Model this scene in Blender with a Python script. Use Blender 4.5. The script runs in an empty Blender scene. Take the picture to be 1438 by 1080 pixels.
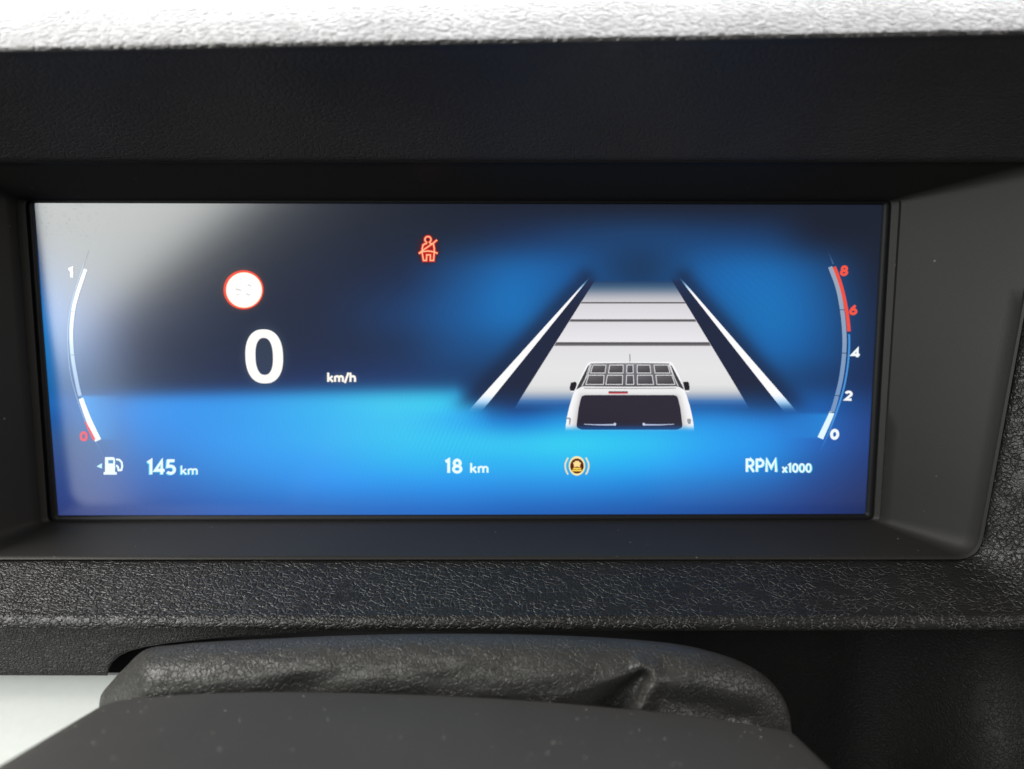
import bpy, bmesh, math, random
import numpy as np
from mathutils import Vector, Matrix, noise
random.seed(7)
S = bpy.context.scene
COL = S.collection
R = math.radians

# ------------------------------------------------------------------ camera
PITCH = R(7.6); FPX = 1128.0; CAMY = -0.235
cam = bpy.data.cameras.new('camera'); co = bpy.data.objects.new('camera', cam); COL.objects.link(co)
co.location = (0, CAMY, 0); co.rotation_euler = (R(90) - PITCH, 0, 0)
cam.sensor_width = 36; cam.lens = 36 * FPX / 1438; cam.clip_start = 0.005; cam.clip_end = 50
cam.dof.use_dof = True; cam.dof.focus_distance = 0.212; cam.dof.aperture_fstop = 9.5
S.camera = co

# ------------------------------------------------------------------ world and lamps (daylight through the windows)
w = bpy.data.worlds.new('World'); S.world = w; w.use_nodes = True
w.node_tree.nodes['Background'].inputs[0].default_value = (1.0, 0.98, 0.97, 1)
w.node_tree.nodes['Background'].inputs[1].default_value = 0.16
S.view_settings.view_transform = 'Standard'; S.view_settings.look = 'None'
S.view_settings.exposure = 0; S.view_settings.gamma = 1

def window_lamp(name, centre, ex, ey, sx, sy, L, colour):
    """rectangular window light; ex, ey its edge directions, it shines towards the display"""
    ld = bpy.data.lights.new(name, 'AREA'); ld.shape = 'RECTANGLE'; ld.size = sx; ld.size_y = sy
    ld.energy = L * math.pi * sx * sy; ld.color = colour
    o = bpy.data.objects.new(name, ld); COL.objects.link(o)
    ex = Vector(ex).normalized(); ey = (Vector(ey) - ex * Vector(ey).dot(ex)).normalized(); ez = ex.cross(ey)
    if ez.dot(Vector(centre)) < 0: ex = -ex; ez = -ez
    m = Matrix((ex, ey, ez)).transposed().to_4x4(); m.translation = centre
    o.matrix_world = m
    return o
# driver's side window, behind on the left; its slanting lower edge mirrors in the screen
window_lamp('side_window_light', (-1.00, -1.0, 0.25), (-.77, 0, -.63), (-.63, 0, .77), 1.55, 0.95, 9.2, (.97, 1.0, .955))
window_lamp('door_glow_light', (-0.72, -1.0, -0.20), (-1, 0, 0), (0, 0, 1), 0.22, 0.56, 2.2, (.9, .95, 1))  # no window: added lamp standing in for the lit door mirrored in the screen
# windscreen, ahead and above
window_lamp('windscreen_light', (0.0, 0.62, 0.52), (1, 0, 0), (0, .62, -.78), 1.7, 0.55, 12.5, (1.0, 1.0, 1.0))
# driver's door window, beside and above the wheel
window_lamp('door_window_light', (-0.60, -0.25, 0.50), (0, -1, 0), (-.60, 0, -.80), 0.60, 0.36, 24, (1, .965, .91))

# passenger side window, far to the right
window_lamp('far_window_light', (1.25, -0.55, 0.30), (0, 1, 0), (0, 0, 1), 0.8, 0.45, 11.0, (1, .95, .91))

# ------------------------------------------------------------------ helpers
cp, sp = math.cos(PITCH), math.sin(PITCH)
def P(px, py, Y):
    """the point on the upright plane at distance Y seen at photograph position px, py"""
    u = (px - 719) / FPX; v = (540 - py) / FPX
    d = Vector((u, cp + v * sp, -sp + v * cp))
    return Vector((0, CAMY, 0)) + d * ((Y - CAMY) / d.y)

def lin(c):
    return tuple((x / 255 / 12.92) if x / 255 <= .04045 else ((x / 255 + .055) / 1.055) ** 2.4 for x in c)
def smooth(a, b, x):
    t = min(1, max(0, (x - a) / (b - a))); return t * t * (3 - 2 * t)
def lerp(a, b, t): return a + (b - a) * t
def interp(pts, x):
    return float(np.interp(x, [p[0] for p in pts], [p[1] for p in pts]))
def crom(pts, n):
    """smooth curve through 2-D control points, n samples by length"""
    p = np.array(pts, float); d = np.r_[0, np.cumsum(np.hypot(*np.diff(p, axis=0).T))]
    out = []
    ext = np.vstack([2 * p[0] - p[1], p, 2 * p[-1] - p[-2]])
    for s in np.linspace(0, d[-1], n):
        i = min(len(p) - 2, int(np.searchsorted(d, s, 'right') - 1)); t = (s - d[i]) / (d[i + 1] - d[i])
        a, b, c, e = ext[i], ext[i + 1], ext[i + 2], ext[i + 3]
        out.append(.5 * (2 * b + (c - a) * t + (2 * a - 5 * b + 4 * c - e) * t * t + (3 * b - a - 3 * c + e) * t ** 3))
    return [tuple(q) for q in out]

def link(name, verts, faces, mat, parent=None, shade=True, sharp=None):
    me = bpy.data.meshes.new(name); me.from_pydata([tuple(v) for v in verts], [], faces); me.update()
    if shade:
        me.polygons.foreach_set('use_smooth', [True] * len(me.polygons))
        if sharp:
            bm = bmesh.new(); bm.from_mesh(me)
            for e in bm.edges:
                if len(e.link_faces) == 2 and e.calc_face_angle(0) > sharp: e.smooth = False
            bm.to_mesh(me); bm.free()
    o = bpy.data.objects.new(name, me); COL.objects.link(o); me.materials.append(mat)
    if parent: o.parent = parent
    return o
def grid(name, rows, mat, parent=None, close=False, sharp=None, flip=False):
    n = len(rows[0]); V = [p for r in rows for p in r]; F = []
    for j in range(len(rows) - 1):
        for i in range(n if close else n - 1):
            k = (i + 1) % n
            f = (j * n + i, j * n + k, (j + 1) * n + k, (j + 1) * n + i)
            F.append(f[::-1] if flip else f)
    return link(name, V, F, mat, parent, True, sharp)
def thing(name, label, cat, loc=(0, 0, 0)):
    o = bpy.data.objects.new(name, None); o.empty_display_size = .02; COL.objects.link(o)
    o.location = loc; o['label'] = label; o['category'] = cat
    return o

# ------------------------------------------------------------------ materials
def mat_new(name):
    m = bpy.data.materials.new(name); m.use_nodes = True
    nt = m.node_tree; b = nt.nodes['Principled BSDF']
    return m, nt, b
def N(nt, t, **kw):
    n = nt.nodes.new(t)
    for k, v in kw.items(): setattr(n, k, v)
    return n
def leather(name, base, rough, scale, dist, stretch=(1, 1, 1), crease=.22, spec=.5, warp=.35, fine=1.0):
    m, nt, b = mat_new(name); L = nt.links.new
    tc = N(nt, 'ShaderNodeTexCoord'); mp = N(nt, 'ShaderNodeMapping'); mp.inputs['Scale'].default_value = stretch
    L(tc.outputs['Object'], mp.inputs[0])
    nz = N(nt, 'ShaderNodeTexNoise'); nz.inputs['Scale'].default_value = scale * .55; nz.inputs['Detail'].default_value = 3
    L(mp.outputs[0], nz.inputs['Vector'])
    sc = N(nt, 'ShaderNodeVectorMath', operation='SUBTRACT'); sc.inputs[1].default_value = (.5, .5, .5); L(nz.outputs['Color'], sc.inputs[0])
    s2 = N(nt, 'ShaderNodeVectorMath', operation='SCALE'); s2.inputs['Scale'].default_value = warp * 2.2 / scale; L(sc.outputs[0], s2.inputs[0])
    ad = N(nt, 'ShaderNodeVectorMath', operation='ADD'); L(mp.outputs[0], ad.inputs[0]); L(s2.outputs[0], ad.inputs[1])
    def vor(s, feat):
        v = N(nt, 'ShaderNodeTexVoronoi', feature=feat); v.inputs['Scale'].default_value = s
        L(ad.outputs[0], v.inputs['Vector']); return v
    v1 = vor(scale, 'DISTANCE_TO_EDGE'); v2 = vor(scale * 1.9, 'DISTANCE_TO_EDGE')
    def ramp(src, hi):
        r = N(nt, 'ShaderNodeMapRange', interpolation_type='SMOOTHSTEP'); r.inputs['From Max'].default_value = hi
        L(src, r.inputs['Value']); return r
    r1 = ramp(v1.outputs['Distance'], crease); r2 = ramp(v2.outputs['Distance'], .3)
    # creases are broken and uneven in depth
    n2 = N(nt, 'ShaderNodeTexNoise'); n2.inputs['Scale'].default_value = scale * .35; n2.inputs['Detail'].default_value = 2
    L(mp.outputs[0], n2.inputs['Vector'])
    mr = N(nt, 'ShaderNodeMapRange'); mr.inputs['From Min'].default_value = .32; mr.inputs['From Max'].default_value = .48; L(n2.outputs[0], mr.inputs['Value'])
    mx = N(nt, 'ShaderNodeMix', data_type='FLOAT'); mx.inputs[2].default_value = .8
    L(mr.outputs[0], mx.inputs[0]); L(r1.outputs[0], mx.inputs[3])
    n3 = N(nt, 'ShaderNodeTexNoise'); n3.inputs['Scale'].default_value = scale * 6; n3.inputs['Detail'].default_value = 3; L(mp.outputs[0], n3.inputs['Vector'])
    a1 = N(nt, 'ShaderNodeMath', operation='MULTIPLY_ADD'); a1.inputs[1].default_value = .35 * fine; L(r2.outputs[0], a1.inputs[0]); L(mx.outputs[0], a1.inputs[2])
    a2 = N(nt, 'ShaderNodeMath', operation='MULTIPLY_ADD'); a2.inputs[1].default_value = .15 * fine; L(n3.outputs[0], a2.inputs[0]); L(a1.outputs[0], a2.inputs[2])
    bp = N(nt, 'ShaderNodeBump'); bp.inputs['Strength'].default_value = 1; bp.inputs['Distance'].default_value = dist
    L(a2.outputs[0], bp.inputs['Height']); L(bp.outputs[0], b.inputs['Normal'])
    n4 = N(nt, 'ShaderNodeTexNoise'); n4.inputs['Scale'].default_value = 45; n4.inputs['Detail'].default_value = 5; L(tc.outputs['Object'], n4.inputs['Vector'])
    cr = N(nt, 'ShaderNodeMix', data_type='RGBA'); cr.inputs[6].default_value = (*[c * .82 for c in base], 1); cr.inputs[7].default_value = (*[c * 1.2 for c in base], 1)
    L(n4.outputs[0], cr.inputs[0]); L(cr.outputs[2], b.inputs['Base Color'])
    rr = N(nt, 'ShaderNodeMapRange'); rr.inputs['To Min'].default_value = rough - .07; rr.inputs['To Max'].default_value = rough + .07
    L(n4.outputs[0], rr.inputs['Value']); L(rr.outputs[0], b.inputs['Roughness'])
    b.inputs['Specular IOR Level'].default_value = spec
    return m
def plastic(name, base, rough, grain=2600, dist=.00003, spec=.5, dust=0.0, dustscale=420):
    m, nt, b = mat_new(name); L = nt.links.new
    tc = N(nt, 'ShaderNodeTexCoord')
    n1 = N(nt, 'ShaderNodeTexNoise'); n1.inputs['Scale'].default_value = grain; n1.inputs['Detail'].default_value = 2; L(tc.outputs['Object'], n1.inputs['Vector'])
    bp = N(nt, 'ShaderNodeBump'); bp.inputs['Distance'].default_value = dist; L(n1.outputs[0], bp.inputs['Height']); L(bp.outputs[0], b.inputs['Normal'])
    n4 = N(nt, 'ShaderNodeTexNoise'); n4.inputs['Scale'].default_value = 30; n4.inputs['Detail'].default_value = 6; n4.inputs['Roughness'].default_value = .65
    L(tc.outputs['Object'], n4.inputs['Vector'])
    cr = N(nt, 'ShaderNodeMix', data_type='RGBA'); cr.inputs[6].default_value = (*[c * .85 for c in base], 1); cr.inputs[7].default_value = (*[c * 1.17 for c in base], 1)
    L(n4.outputs[0], cr.inputs[0]); out = cr.outputs[2]
    if dust:
        v = N(nt, 'ShaderNodeTexVoronoi', feature='F1'); v.inputs['Scale'].default_value = dustscale
        L(tc.outputs['Object'], v.inputs['Vector'])
        hs = N(nt, 'ShaderNodeSeparateColor'); L(v.outputs['Color'], hs.inputs[0])
        th = N(nt, 'ShaderNodeMapRange'); th.inputs['From Min'].default_value = .8; th.inputs['From Max'].default_value = 1.0; th.inputs['To Max'].default_value = .16
        L(hs.outputs[0], th.inputs['Value'])
        lt = N(nt, 'ShaderNodeMath', operation='SUBTRACT'); L(th.outputs[0], lt.inputs[0]); L(v.outputs['Distance'], lt.inputs[1])
        mr = N(nt, 'ShaderNodeMapRange'); mr.inputs['From Max'].default_value = .08; mr.inputs['To Max'].default_value = dust; L(lt.outputs[0], mr.inputs['Value'])
        mm = N(nt, 'ShaderNodeMix', data_type='RGBA'); mm.inputs[7].default_value = (.3, .3, .29, 1); L(mr.outputs[0], mm.inputs[0]); L(out, mm.inputs[6]); out = mm.outputs[2]
    L(out, b.inputs['Base Color']); b.inputs['Roughness'].default_value = rough; b.inputs['Specular IOR Level'].default_value = spec
    return m

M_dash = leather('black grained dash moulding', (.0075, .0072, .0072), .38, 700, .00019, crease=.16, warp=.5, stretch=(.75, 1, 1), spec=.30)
M_hood = leather('black grained hood moulding', (.026, .0245, .0265), .42, 800, .00009, crease=.16, warp=.5, stretch=(.75, 1, 1), spec=.5)  # base colour raised in place of light bouncing up from the cabin
M_top = leather('black grained dash top', (.016, .0155, .016), .42, 560, .00034, crease=.2, warp=.5, stretch=(.6, 1, 1))
M_knee = leather('fine grained knee panel', (.015, .0147, .014), .46, 950, .00018, crease=.18, spec=.35)
M_low = leather('lower dash panel darkened for shade', (.0042, .0042, .004), .55, 900, .00009, crease=.18, spec=.16)  # base colour darkened to stand in for the steering column's shadow
M_gaiter = leather('soft black leather', (.022, .0216, .0205), .38, 760, .00014, crease=.12, warp=.6, fine=.8, spec=.28)
M_bezel = plastic('satin black bezel plastic', (.0135, .0130, .0124), .52, dust=.3, spec=.16)
M_shroud = plastic('matt steering column plastic', (.034, .033, .0315), .6, dust=.5, dustscale=300, spec=.08)
M_border = plastic('black display border', (.004, .004, .005), .5, dist=0, spec=.15)
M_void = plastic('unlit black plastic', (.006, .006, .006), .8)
M_dust = plastic('pale dust', (.45, .45, .42), .9)
# paper
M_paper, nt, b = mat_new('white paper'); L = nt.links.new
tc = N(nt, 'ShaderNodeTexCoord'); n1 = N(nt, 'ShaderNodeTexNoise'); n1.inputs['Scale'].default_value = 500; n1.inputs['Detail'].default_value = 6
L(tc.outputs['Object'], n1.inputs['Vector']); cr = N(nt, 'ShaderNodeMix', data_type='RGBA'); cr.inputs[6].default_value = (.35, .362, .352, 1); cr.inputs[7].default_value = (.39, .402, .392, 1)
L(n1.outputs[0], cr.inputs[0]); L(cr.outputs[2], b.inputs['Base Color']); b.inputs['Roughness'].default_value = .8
# display: lit picture elements under a lightly frosted cover layer
M_lcd, nt, b = mat_new('lit display'); L = nt.links.new
at = N(nt, 'ShaderNodeAttribute', attribute_name='Col')
b.inputs['Base Color'].default_value = (.002, .002, .003, 1); b.inputs['Roughness'].default_value = .15; b.inputs['Specular IOR Level'].default_value = .8
L(at.outputs['Color'], b.inputs['Emission Color']); 
# a liquid crystal panel throws most of its light forward and little sideways
ge = N(nt, 'ShaderNodeNewGeometry'); dt = N(nt, 'ShaderNodeVectorMath', operation='DOT_PRODUCT'); L(ge.outputs['Normal'], dt.inputs[0]); L(ge.outputs['Incoming'], dt.inputs[1])
ab = N(nt, 'ShaderNodeMath', operation='ABSOLUTE'); L(dt.outputs['Value'], ab.inputs[0])
fo = N(nt, 'ShaderNodeMapRange', interpolation_type='SMOOTHSTEP'); fo.inputs['From Min'].default_value = .45; fo.inputs['From Max'].default_value = .88; fo.inputs['To Min'].default_value = .05; fo.inputs['To Max'].default_value = 1
L(ab.outputs[0], fo.inputs['Value']); L(fo.outputs[0], b.inputs['Emission Strength'])

# ------------------------------------------------------------------ what the display shows
XS = [50, 120, 200, 320, 450, 560, 640, 720, 800, 900, 1000, 1080, 1150, 1240]
UP = {
 285: [(24, 27, 48)] * 14,
 330: [(24, 40, 74), (28, 34, 60), (26, 30, 52), (25, 29, 50), (25, 30, 54), (25, 32, 56), (26, 38, 66), (26, 50, 92), (26, 62, 110), (26, 66, 116), (24, 66, 118), (24, 60, 108), (25, 33, 60), (26, 29, 50)],
 380: [(28, 80, 140), (38, 60, 100), (30, 36, 62), (27, 33, 58), (27, 34, 62), (27, 42, 78), (26, 78, 136), (24, 108, 182), (24, 95, 165), (24, 62, 108), (24, 104, 178), (24, 112, 188), (26, 84, 145), (27, 31, 56)],
 440: [(28, 130, 210), (44, 84, 148), (36, 48, 84), (31, 39, 68), (33, 40, 72), (30, 62, 112), (26, 94, 162), (24, 118, 196), (24, 84, 145), (24, 80, 140), (24, 100, 170), (24, 122, 200), (26, 98, 168), (28, 38, 70)],
 490: [(28, 130, 210), (60, 100, 160), (38, 50, 88), (34, 43, 74), (35, 44, 78), (32, 55, 98), (28, 80, 140), (24, 84, 145), (28, 60, 105), (28, 60, 105), (28, 70, 120), (24, 108, 184), (24, 90, 158), (28, 40, 78)],
 535: [(28, 120, 200), (55, 95, 150), (46, 62, 100), (40, 51, 92), (38, 54, 105), (36, 62, 118), (30, 66, 120), (28, 56, 100), (30, 60, 108), (30, 60, 108), (30, 64, 112), (26, 78, 136), (26, 70, 128), (28, 44, 90)],
 570: [(28, 110, 190), (50, 100, 160), (46, 80, 140), (40, 80, 150), (38, 80, 150), (36, 90, 165), (30, 86, 158), (32, 58, 106), (34, 90, 160), (34, 90, 160), (34, 95, 165), (28, 74, 134), (28, 96, 174), (32, 60, 118)],
}
LO = {
 565: [(30, 110, 190), (50, 120, 195), (56, 155, 245), (60, 166, 252), (66, 195, 255), (74, 218, 255), (62, 205, 255), (30, 92, 165), (34, 120, 200), (34, 112, 192), (34, 115, 198), (30, 92, 162), (28, 100, 186), (34, 64, 128)],
 590: [(34, 90, 165), (55, 120, 190), (56, 150, 240), (60, 165, 250), (64, 190, 255), (70, 208, 255), (58, 190, 255), (36, 140, 225), (44, 170, 245), (44, 172, 246), (42, 156, 240), (38, 136, 224), (36, 110, 196), (36, 66, 134)],
 620: [(55, 88, 150), (66, 108, 165), (60, 140, 225), (62, 164, 250), (64, 186, 255), (66, 206, 255), (62, 208, 255), (60, 206, 255), (60, 216, 255), (52, 202, 255), (44, 172, 252), (40, 150, 238), (40, 108, 194), (36, 64, 128)],
 650: [(56, 80, 140), (66, 98, 158), (60, 124, 204), (60, 154, 240), (60, 172, 255), (58, 190, 255), (56, 192, 255), (54, 192, 255), (54, 196, 255), (48, 185, 255), (42, 160, 246), (38, 138, 224), (38, 94, 170), (36, 58, 118)],
 680: [(54, 74, 138), (60, 88, 152), (58, 108, 188), (56, 134, 218), (54, 154, 244), (52, 160, 246), (50, 160, 246), (50, 156, 240), (48, 155, 238), (44, 144, 228), (42, 128, 210), (40, 108, 188), (40, 78, 148), (38, 54, 106)],
 722: [(54, 68, 128), (56, 73, 138), (52, 84, 158), (48, 102, 188), (44, 113, 200), (42, 114, 204), (40, 113, 203), (38, 107, 194), (40, 103, 188), (40, 96, 178), (40, 86, 163), (40, 74, 146), (40, 60, 122), (38, 48, 92)],
}
def table(T, X, Y):
    ys = sorted(T); A = np.array([T[y] for y in ys], float)
    xs = np.array(XS, float); ya = np.array(ys, float)
    def idx(c, v):
        i = np.clip(np.searchsorted(c, v, 'right') - 1, 0, len(c) - 2)
        t = np.clip((v - c[i]) / (c[i + 1] - c[i]), 0, 1); return i, t
    def w4(t):   # catmull-rom weights
        return [-.5 * t + t * t - .5 * t ** 3, 1 - 2.5 * t * t + 1.5 * t ** 3, .5 * t + 2 * t * t - 1.5 * t ** 3, -.5 * t * t + .5 * t ** 3]
    ix, tx = idx(xs, X); iy, ty = idx(ya, Y); wx, wy = w4(tx), w4(ty); out = 0
    for a in range(4):
        for c in range(4):
            out = out + A[np.clip(iy + c - 1, 0, len(ys) - 1), np.clip(ix + a - 1, 0, len(xs) - 1)] * (wx[a] * wy[c])[..., None]
    return np.clip(out, 0, 255)
def seg_d(X, Y, a, b):
    ax, ay = a; dx, dy = b[0] - ax, b[1] - ay
    t = np.clip(((X - ax) * dx + (Y - ay) * dy) / (dx * dx + dy * dy), 0, 1)
    return np.hypot(X - ax - t * dx, Y - ay - t * dy)
def sig(v): return 1 / (1 + np.exp(-np.clip(v, -40, 40)))
def bg(X, Y):
    X = np.asarray(X, float); Y = np.asarray(Y, float)
    up = table(UP, X, Y); lo = table(LO, X, Y)
    ye = np.interp(X, [40, 150, 450, 640, 690, 1240], [556, 556, 550, 548, 574, 576])
    wd = np.interp(X, [40, 640, 700, 1240], [5, 6.5, 9, 8])
    m = sig((Y - ye) / wd)[..., None]
    c = up * (1 - m) + lo * m
    # navy shade beside the lane lines
    for a, b_ in (((822, 392), (650, 575)), ((960, 392), (1122, 578))):
        d = seg_d(X, Y, a, b_); k = (.62 * np.exp(-(d / 15) ** 2) * (1 - sig((Y - 566) / 6)))[..., None]
        c = c * (1 - k) + np.array([24, 34, 66.]) * k
    # bright wedges inside the two gauges
    def block(x0, x1, y0, y1, col, dirx, k0):
        e = sig((Y - y0) / .8) * sig((y1 - Y) / .8)
        f = np.clip((x1 - X) / (x1 - x0), 0, 1) if dirx > 0 else np.clip((X - x0) / (x1 - x0), 0, 1)
        if dirx > 0: inside = (X >= np.interp(Y, [556, 589, 618], [112.6, 124.4, 137.8])) & (X <= x1)
        else: inside = (X >= x0) & (X <= np.interp(Y, [555, 580, 615.5], [1175.6, 1168, 1152]))
        return (e * f * inside * k0)[..., None], np.array(col, float)
    k, col = block(112, 172, 556, 617, (58, 172, 255), 1, .95); c = c * (1 - k) + col * k
    k, col = block(1096, 1166, 581, 615, (40, 150, 235), -1, .85); c = c * (1 - k) + col * k
    # soft bloom round the brightest symbols
    def bloom(cx, cy, rx, ry, col, k0):
        nonlocal c
        d = np.sqrt(((X - cx) / rx) ** 2 + ((Y - cy) / ry) ** 2); k = (k0 * np.exp(-np.maximum(d - .85, 0) ** 2 / .045))[..., None]
        c = c * (1 - k) + np.array(col, float) * k
    bloom(342, 407, 30, 30, (120, 60, 62), .55); bloom(371, 500, 31, 43, (110, 110, 120), .30)
    bloom(601, 350, 17, 21, (90, 20, 28), .45); bloom(479, 531, 24, 9, (110, 115, 140), .25)
    # interference fringes
    k = .028 * np.exp(-((X - 630) / 70) ** 2 - ((Y - 610) / 50) ** 2); c = c * (1 + k * np.sin(X * .95 + Y * .42))[..., None]
    k = .011 * np.exp(-((X - 1010) / 120) ** 2 - ((Y - 400) / 60) ** 2); c = c * (1 + k * np.sin(X * .5 - Y * .55))[..., None]
    # faint weave of the panel
    c = c * (1 + .008 * np.sin(X * 1.05 + 7 * np.sin(Y * .012)) * np.sin(Y * .21 + X * .03))[..., None]
    c = c * (1 - .07 * (1 - m)) - np.array([13, 4, 4.]) * (1 - m) - np.array([6, 3, 0.]) * m
    c = c * (1 - .05 * m) 
    return np.clip(c, 0, 255)
def tolin(a):
    a = np.asarray(a, float) / 255
    return np.where(a <= .04045, a / 12.92, ((a + .055) / 1.055) ** 2.4)

def SP(px, py, layer=0): return P(px, py, -0.0006 - layer * 0.00004)
class Flat:
    """lit picture element: flat polygons lying on the panel, a colour per vertex"""
    def __init__(s, layer=1): s.v = []; s.f = []; s.c = []; s.layer = layer
    def poly(s, pts, col, layer=0):
        b_ = len(s.v)
        for i, (x, y) in enumerate(pts):
            s.v.append(SP(x, y, s.layer + layer)); s.c.append(col[i] if isinstance(col, list) else col)
        s.f.append(tuple(range(b_, b_ + len(pts))))
    def ribbon(s, pts, wd, col, layer=0, closed=False):
        p = np.array(pts, float); n = len(p); b_ = len(s.v)
        for i in range(n):
            if closed: t0 = p[i] - p[i - 1]; t1 = p[(i + 1) % n] - p[i]
            else: t0 = p[i] - p[i - 1] if i else p[1] - p[0]; t1 = p[i + 1] - p[i] if i < n - 1 else p[-1] - p[-2]
            t0 = t0 / (np.hypot(*t0) + 1e-9); t1 = t1 / (np.hypot(*t1) + 1e-9); t = t0 + t1; t = t / (np.hypot(*t) + 1e-9)
            nn = np.array([-t[1], t[0]]); k = 1 / max(.45, nn @ np.array([-t0[1], t0[0]]))
            ww = wd[i] if isinstance(wd, (list, tuple)) else wd
            cc = col[i] if isinstance(col, list) else col
            for sg in (-.5, .5):
                q = p[i] + nn * k * ww * sg; s.v.append(SP(q[0], q[1], s.layer + layer)); s.c.append(cc)
        for i in range(n if closed else n - 1):
            a = b_ + 2 * i; c = b_ + 2 * ((i + 1) % n); s.f.append((a, a + 1, c + 1, c))
    def disc(s, cx, cy, rx, ry, col, layer=0, n=40):
        s.poly([(cx + rx * math.cos(2 * math.pi * i / n), cy + ry * math.sin(2 * math.pi * i / n)) for i in range(n)], col, layer)
    def rows(s, rws, layer=0, nx=1):
        """rows of (y, xl, xr, colour)"""
        b_ = len(s.v)
        for (y, xl, xr, c) in rws:
            for i in range(nx + 1):
                s.v.append(SP(lerp(xl, xr, i / nx), y, s.layer + layer)); s.c.append(c if not callable(c) else c(lerp(xl, xr, i / nx), y))
        k = nx + 1
        for j in range(len(rws) - 1):
            for i in range(nx): a = b_ + j * k + i; s.f.append((a, a + 1, a + 1 + k, a + k))
    def build(s, name, parent, label=None):
        o = link(name, s.v, s.f, M_lcd, parent, False)
        at = o.data.color_attributes.new('Col', 'FLOAT_COLOR', 'POINT')
        c = np.ones((len(s.v), 4)); c[:, :3] = tolin(np.array([tuple(map(float, q)) for q in s.c]).reshape(-1, 3)); at.data.foreach_set('color', c.ravel())
        if label: o['label'] = label
        return o
def arc(cx, cy, rx, ry, a0, a1, n=14):
    return [(cx + rx * math.cos(R(a0 + (a1 - a0) * i / n)), cy + ry * math.sin(R(a0 + (a1 - a0) * i / n))) for i in range(n + 1)]
# stroke lettering: x right, y up, height 1
GL = {
 '0': (.56, [arc(.28, .5, .21, .43, 0, 360, 28)[:-1] + ['c']]),
 '1': (.36, [[(.04, .80), (.22, .94), (.22, .0)]]),
 '2': (.54, [arc(.27, .69, .2, .24, 165, -35, 12) + [(.07, .07), (.50, .07)]]),
 '4': (.58, [[(.40, 0), (.40, .93), (.05, .27), (.56, .27)]]),
 '5': (.54, [[(.47, .93), (.12, .93), (.09, .53)] + arc(.25, .31, .22, .25, 105, -145, 12)]),
 '6': (.56, [arc(.28, .30, .21, .24, 0, 360, 20)[:-1] + ['c'], [(.40, .95), (.16, .62), (.07, .34)]]),
 '8': (.56, [arc(.28, .70, .17, .22, 0, 360, 20)[:-1] + ['c'], arc(.28, .27, .21, .22, 0, 360, 20)[:-1] + ['c']]),
 'k': (.50, [[(.08, 0), (.08, 1.0)], [(.44, .62), (.12, .31)], [(.20, .38), (.46, 0)]]),
 'm': (.80, [[(.08, 0), (.08, .64)], [(.08, .42)] + arc(.25, .42, .16, .19, 160, 0, 8) + [(.41, 0)], [(.41, .42)] + arc(.57, .42, .155, .19, 160, 0, 8) + [(.725, 0)]]),
 'h': (.54, [[(.08, 0), (.08, 1.0)], [(.08, .40)] + arc(.27, .40, .18, .21, 160, 0, 8) + [(.45, 0)]]),
 '/': (.34, [[(.02, -.12), (.32, 1.0)]]),
 'R': (.58, [[(.08, 0), (.08, .93), (.28, .93)] + arc(.28, .68, .2, .25, 90, -90, 10) + [(.08, .43)], [(.28, .43), (.52, 0)]]),
 'P': (.56, [[(.08, 0), (.08, .93), (.28, .93)] + arc(.28, .67, .21, .26, 90, -90, 10) + [(.08, .41)]]),
 'M': (.78, [[(.08, 0), (.10, .95), (.38, .30), (.66, .95), (.70, 0)]]),
 'x': (.46, [[(.03, 0), (.43, .62)], [(.03, .62), (.43, 0)]]),
}
def text(f, s, x0, x1, ybase, h, wt, col, slant=0.0, layer=0, dx=0, dy=0):
    """lettering between x0 and x1 on the base line, cap height h"""
    tot = sum(GL[c][0] for c in s) + .06 * (len(s) - 1); k = (x1 - x0) / tot / 1.0; x = x0
    for n, c in enumerate(s):
        adv, strokes = GL[c]
        for q, st in enumerate(strokes):
            closed = st[-1] == 'c'; pts = st[:-1] if closed else st
            pp = [(x + px * k + slant * py * h + dx, ybase - py * h + dy) for px, py in pts]
            f.ribbon(pp, wt, col, layer + q * .25, closed)
        x += (adv + .06) * k

disp = thing('instrument_display', 'wide blue driver display in a satin black frame, showing a white van on a road', 'dashboard display')

# panel picture
nx, ny = 600, 222
TLc, TRc, BRc, BLc = (46.5, 284.5), (1240, 287.5), (1215.5, 722), (81.5, 724)
uu, vv = np.meshgrid(np.linspace(0, 1, nx), np.linspace(0, 1, ny))
GX = (1 - vv) * ((1 - uu) * TLc[0] + uu * TRc[0]) + vv * ((1 - uu) * BLc[0] + uu * BRc[0])
GY = (1 - vv) * ((1 - uu) * TLc[1] + uu * TRc[1]) + vv * ((1 - uu) * BLc[1] + uu * BRc[1])
colr = tolin(bg(GX, GY)).reshape(-1, 3)
V = [SP(x, y) for x, y in zip(GX.ravel(), GY.ravel())]
idx = np.arange(nx * ny).reshape(ny, nx)
F = np.stack([idx[:-1, :-1], idx[1:, :-1], idx[1:, 1:], idx[:-1, 1:]], -1).reshape(-1, 4).tolist()
scr = link('screen', V, F, M_lcd, disp, False)
ca = scr.data.color_attributes.new('Col', 'FLOAT_COLOR', 'POINT'); cc = np.ones((nx * ny, 4)); cc[:, :3] = colr; ca.data.foreach_set('color', cc.ravel())
scr['label'] = 'blue lit display panel fading to navy'

def bgc(x, y): return tuple(bg(np.array([x]), np.array([y]))[0])
def mixc(a, b_, t): return tuple(a[i] * (1 - t) + b_[i] * t for i in range(3))

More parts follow.
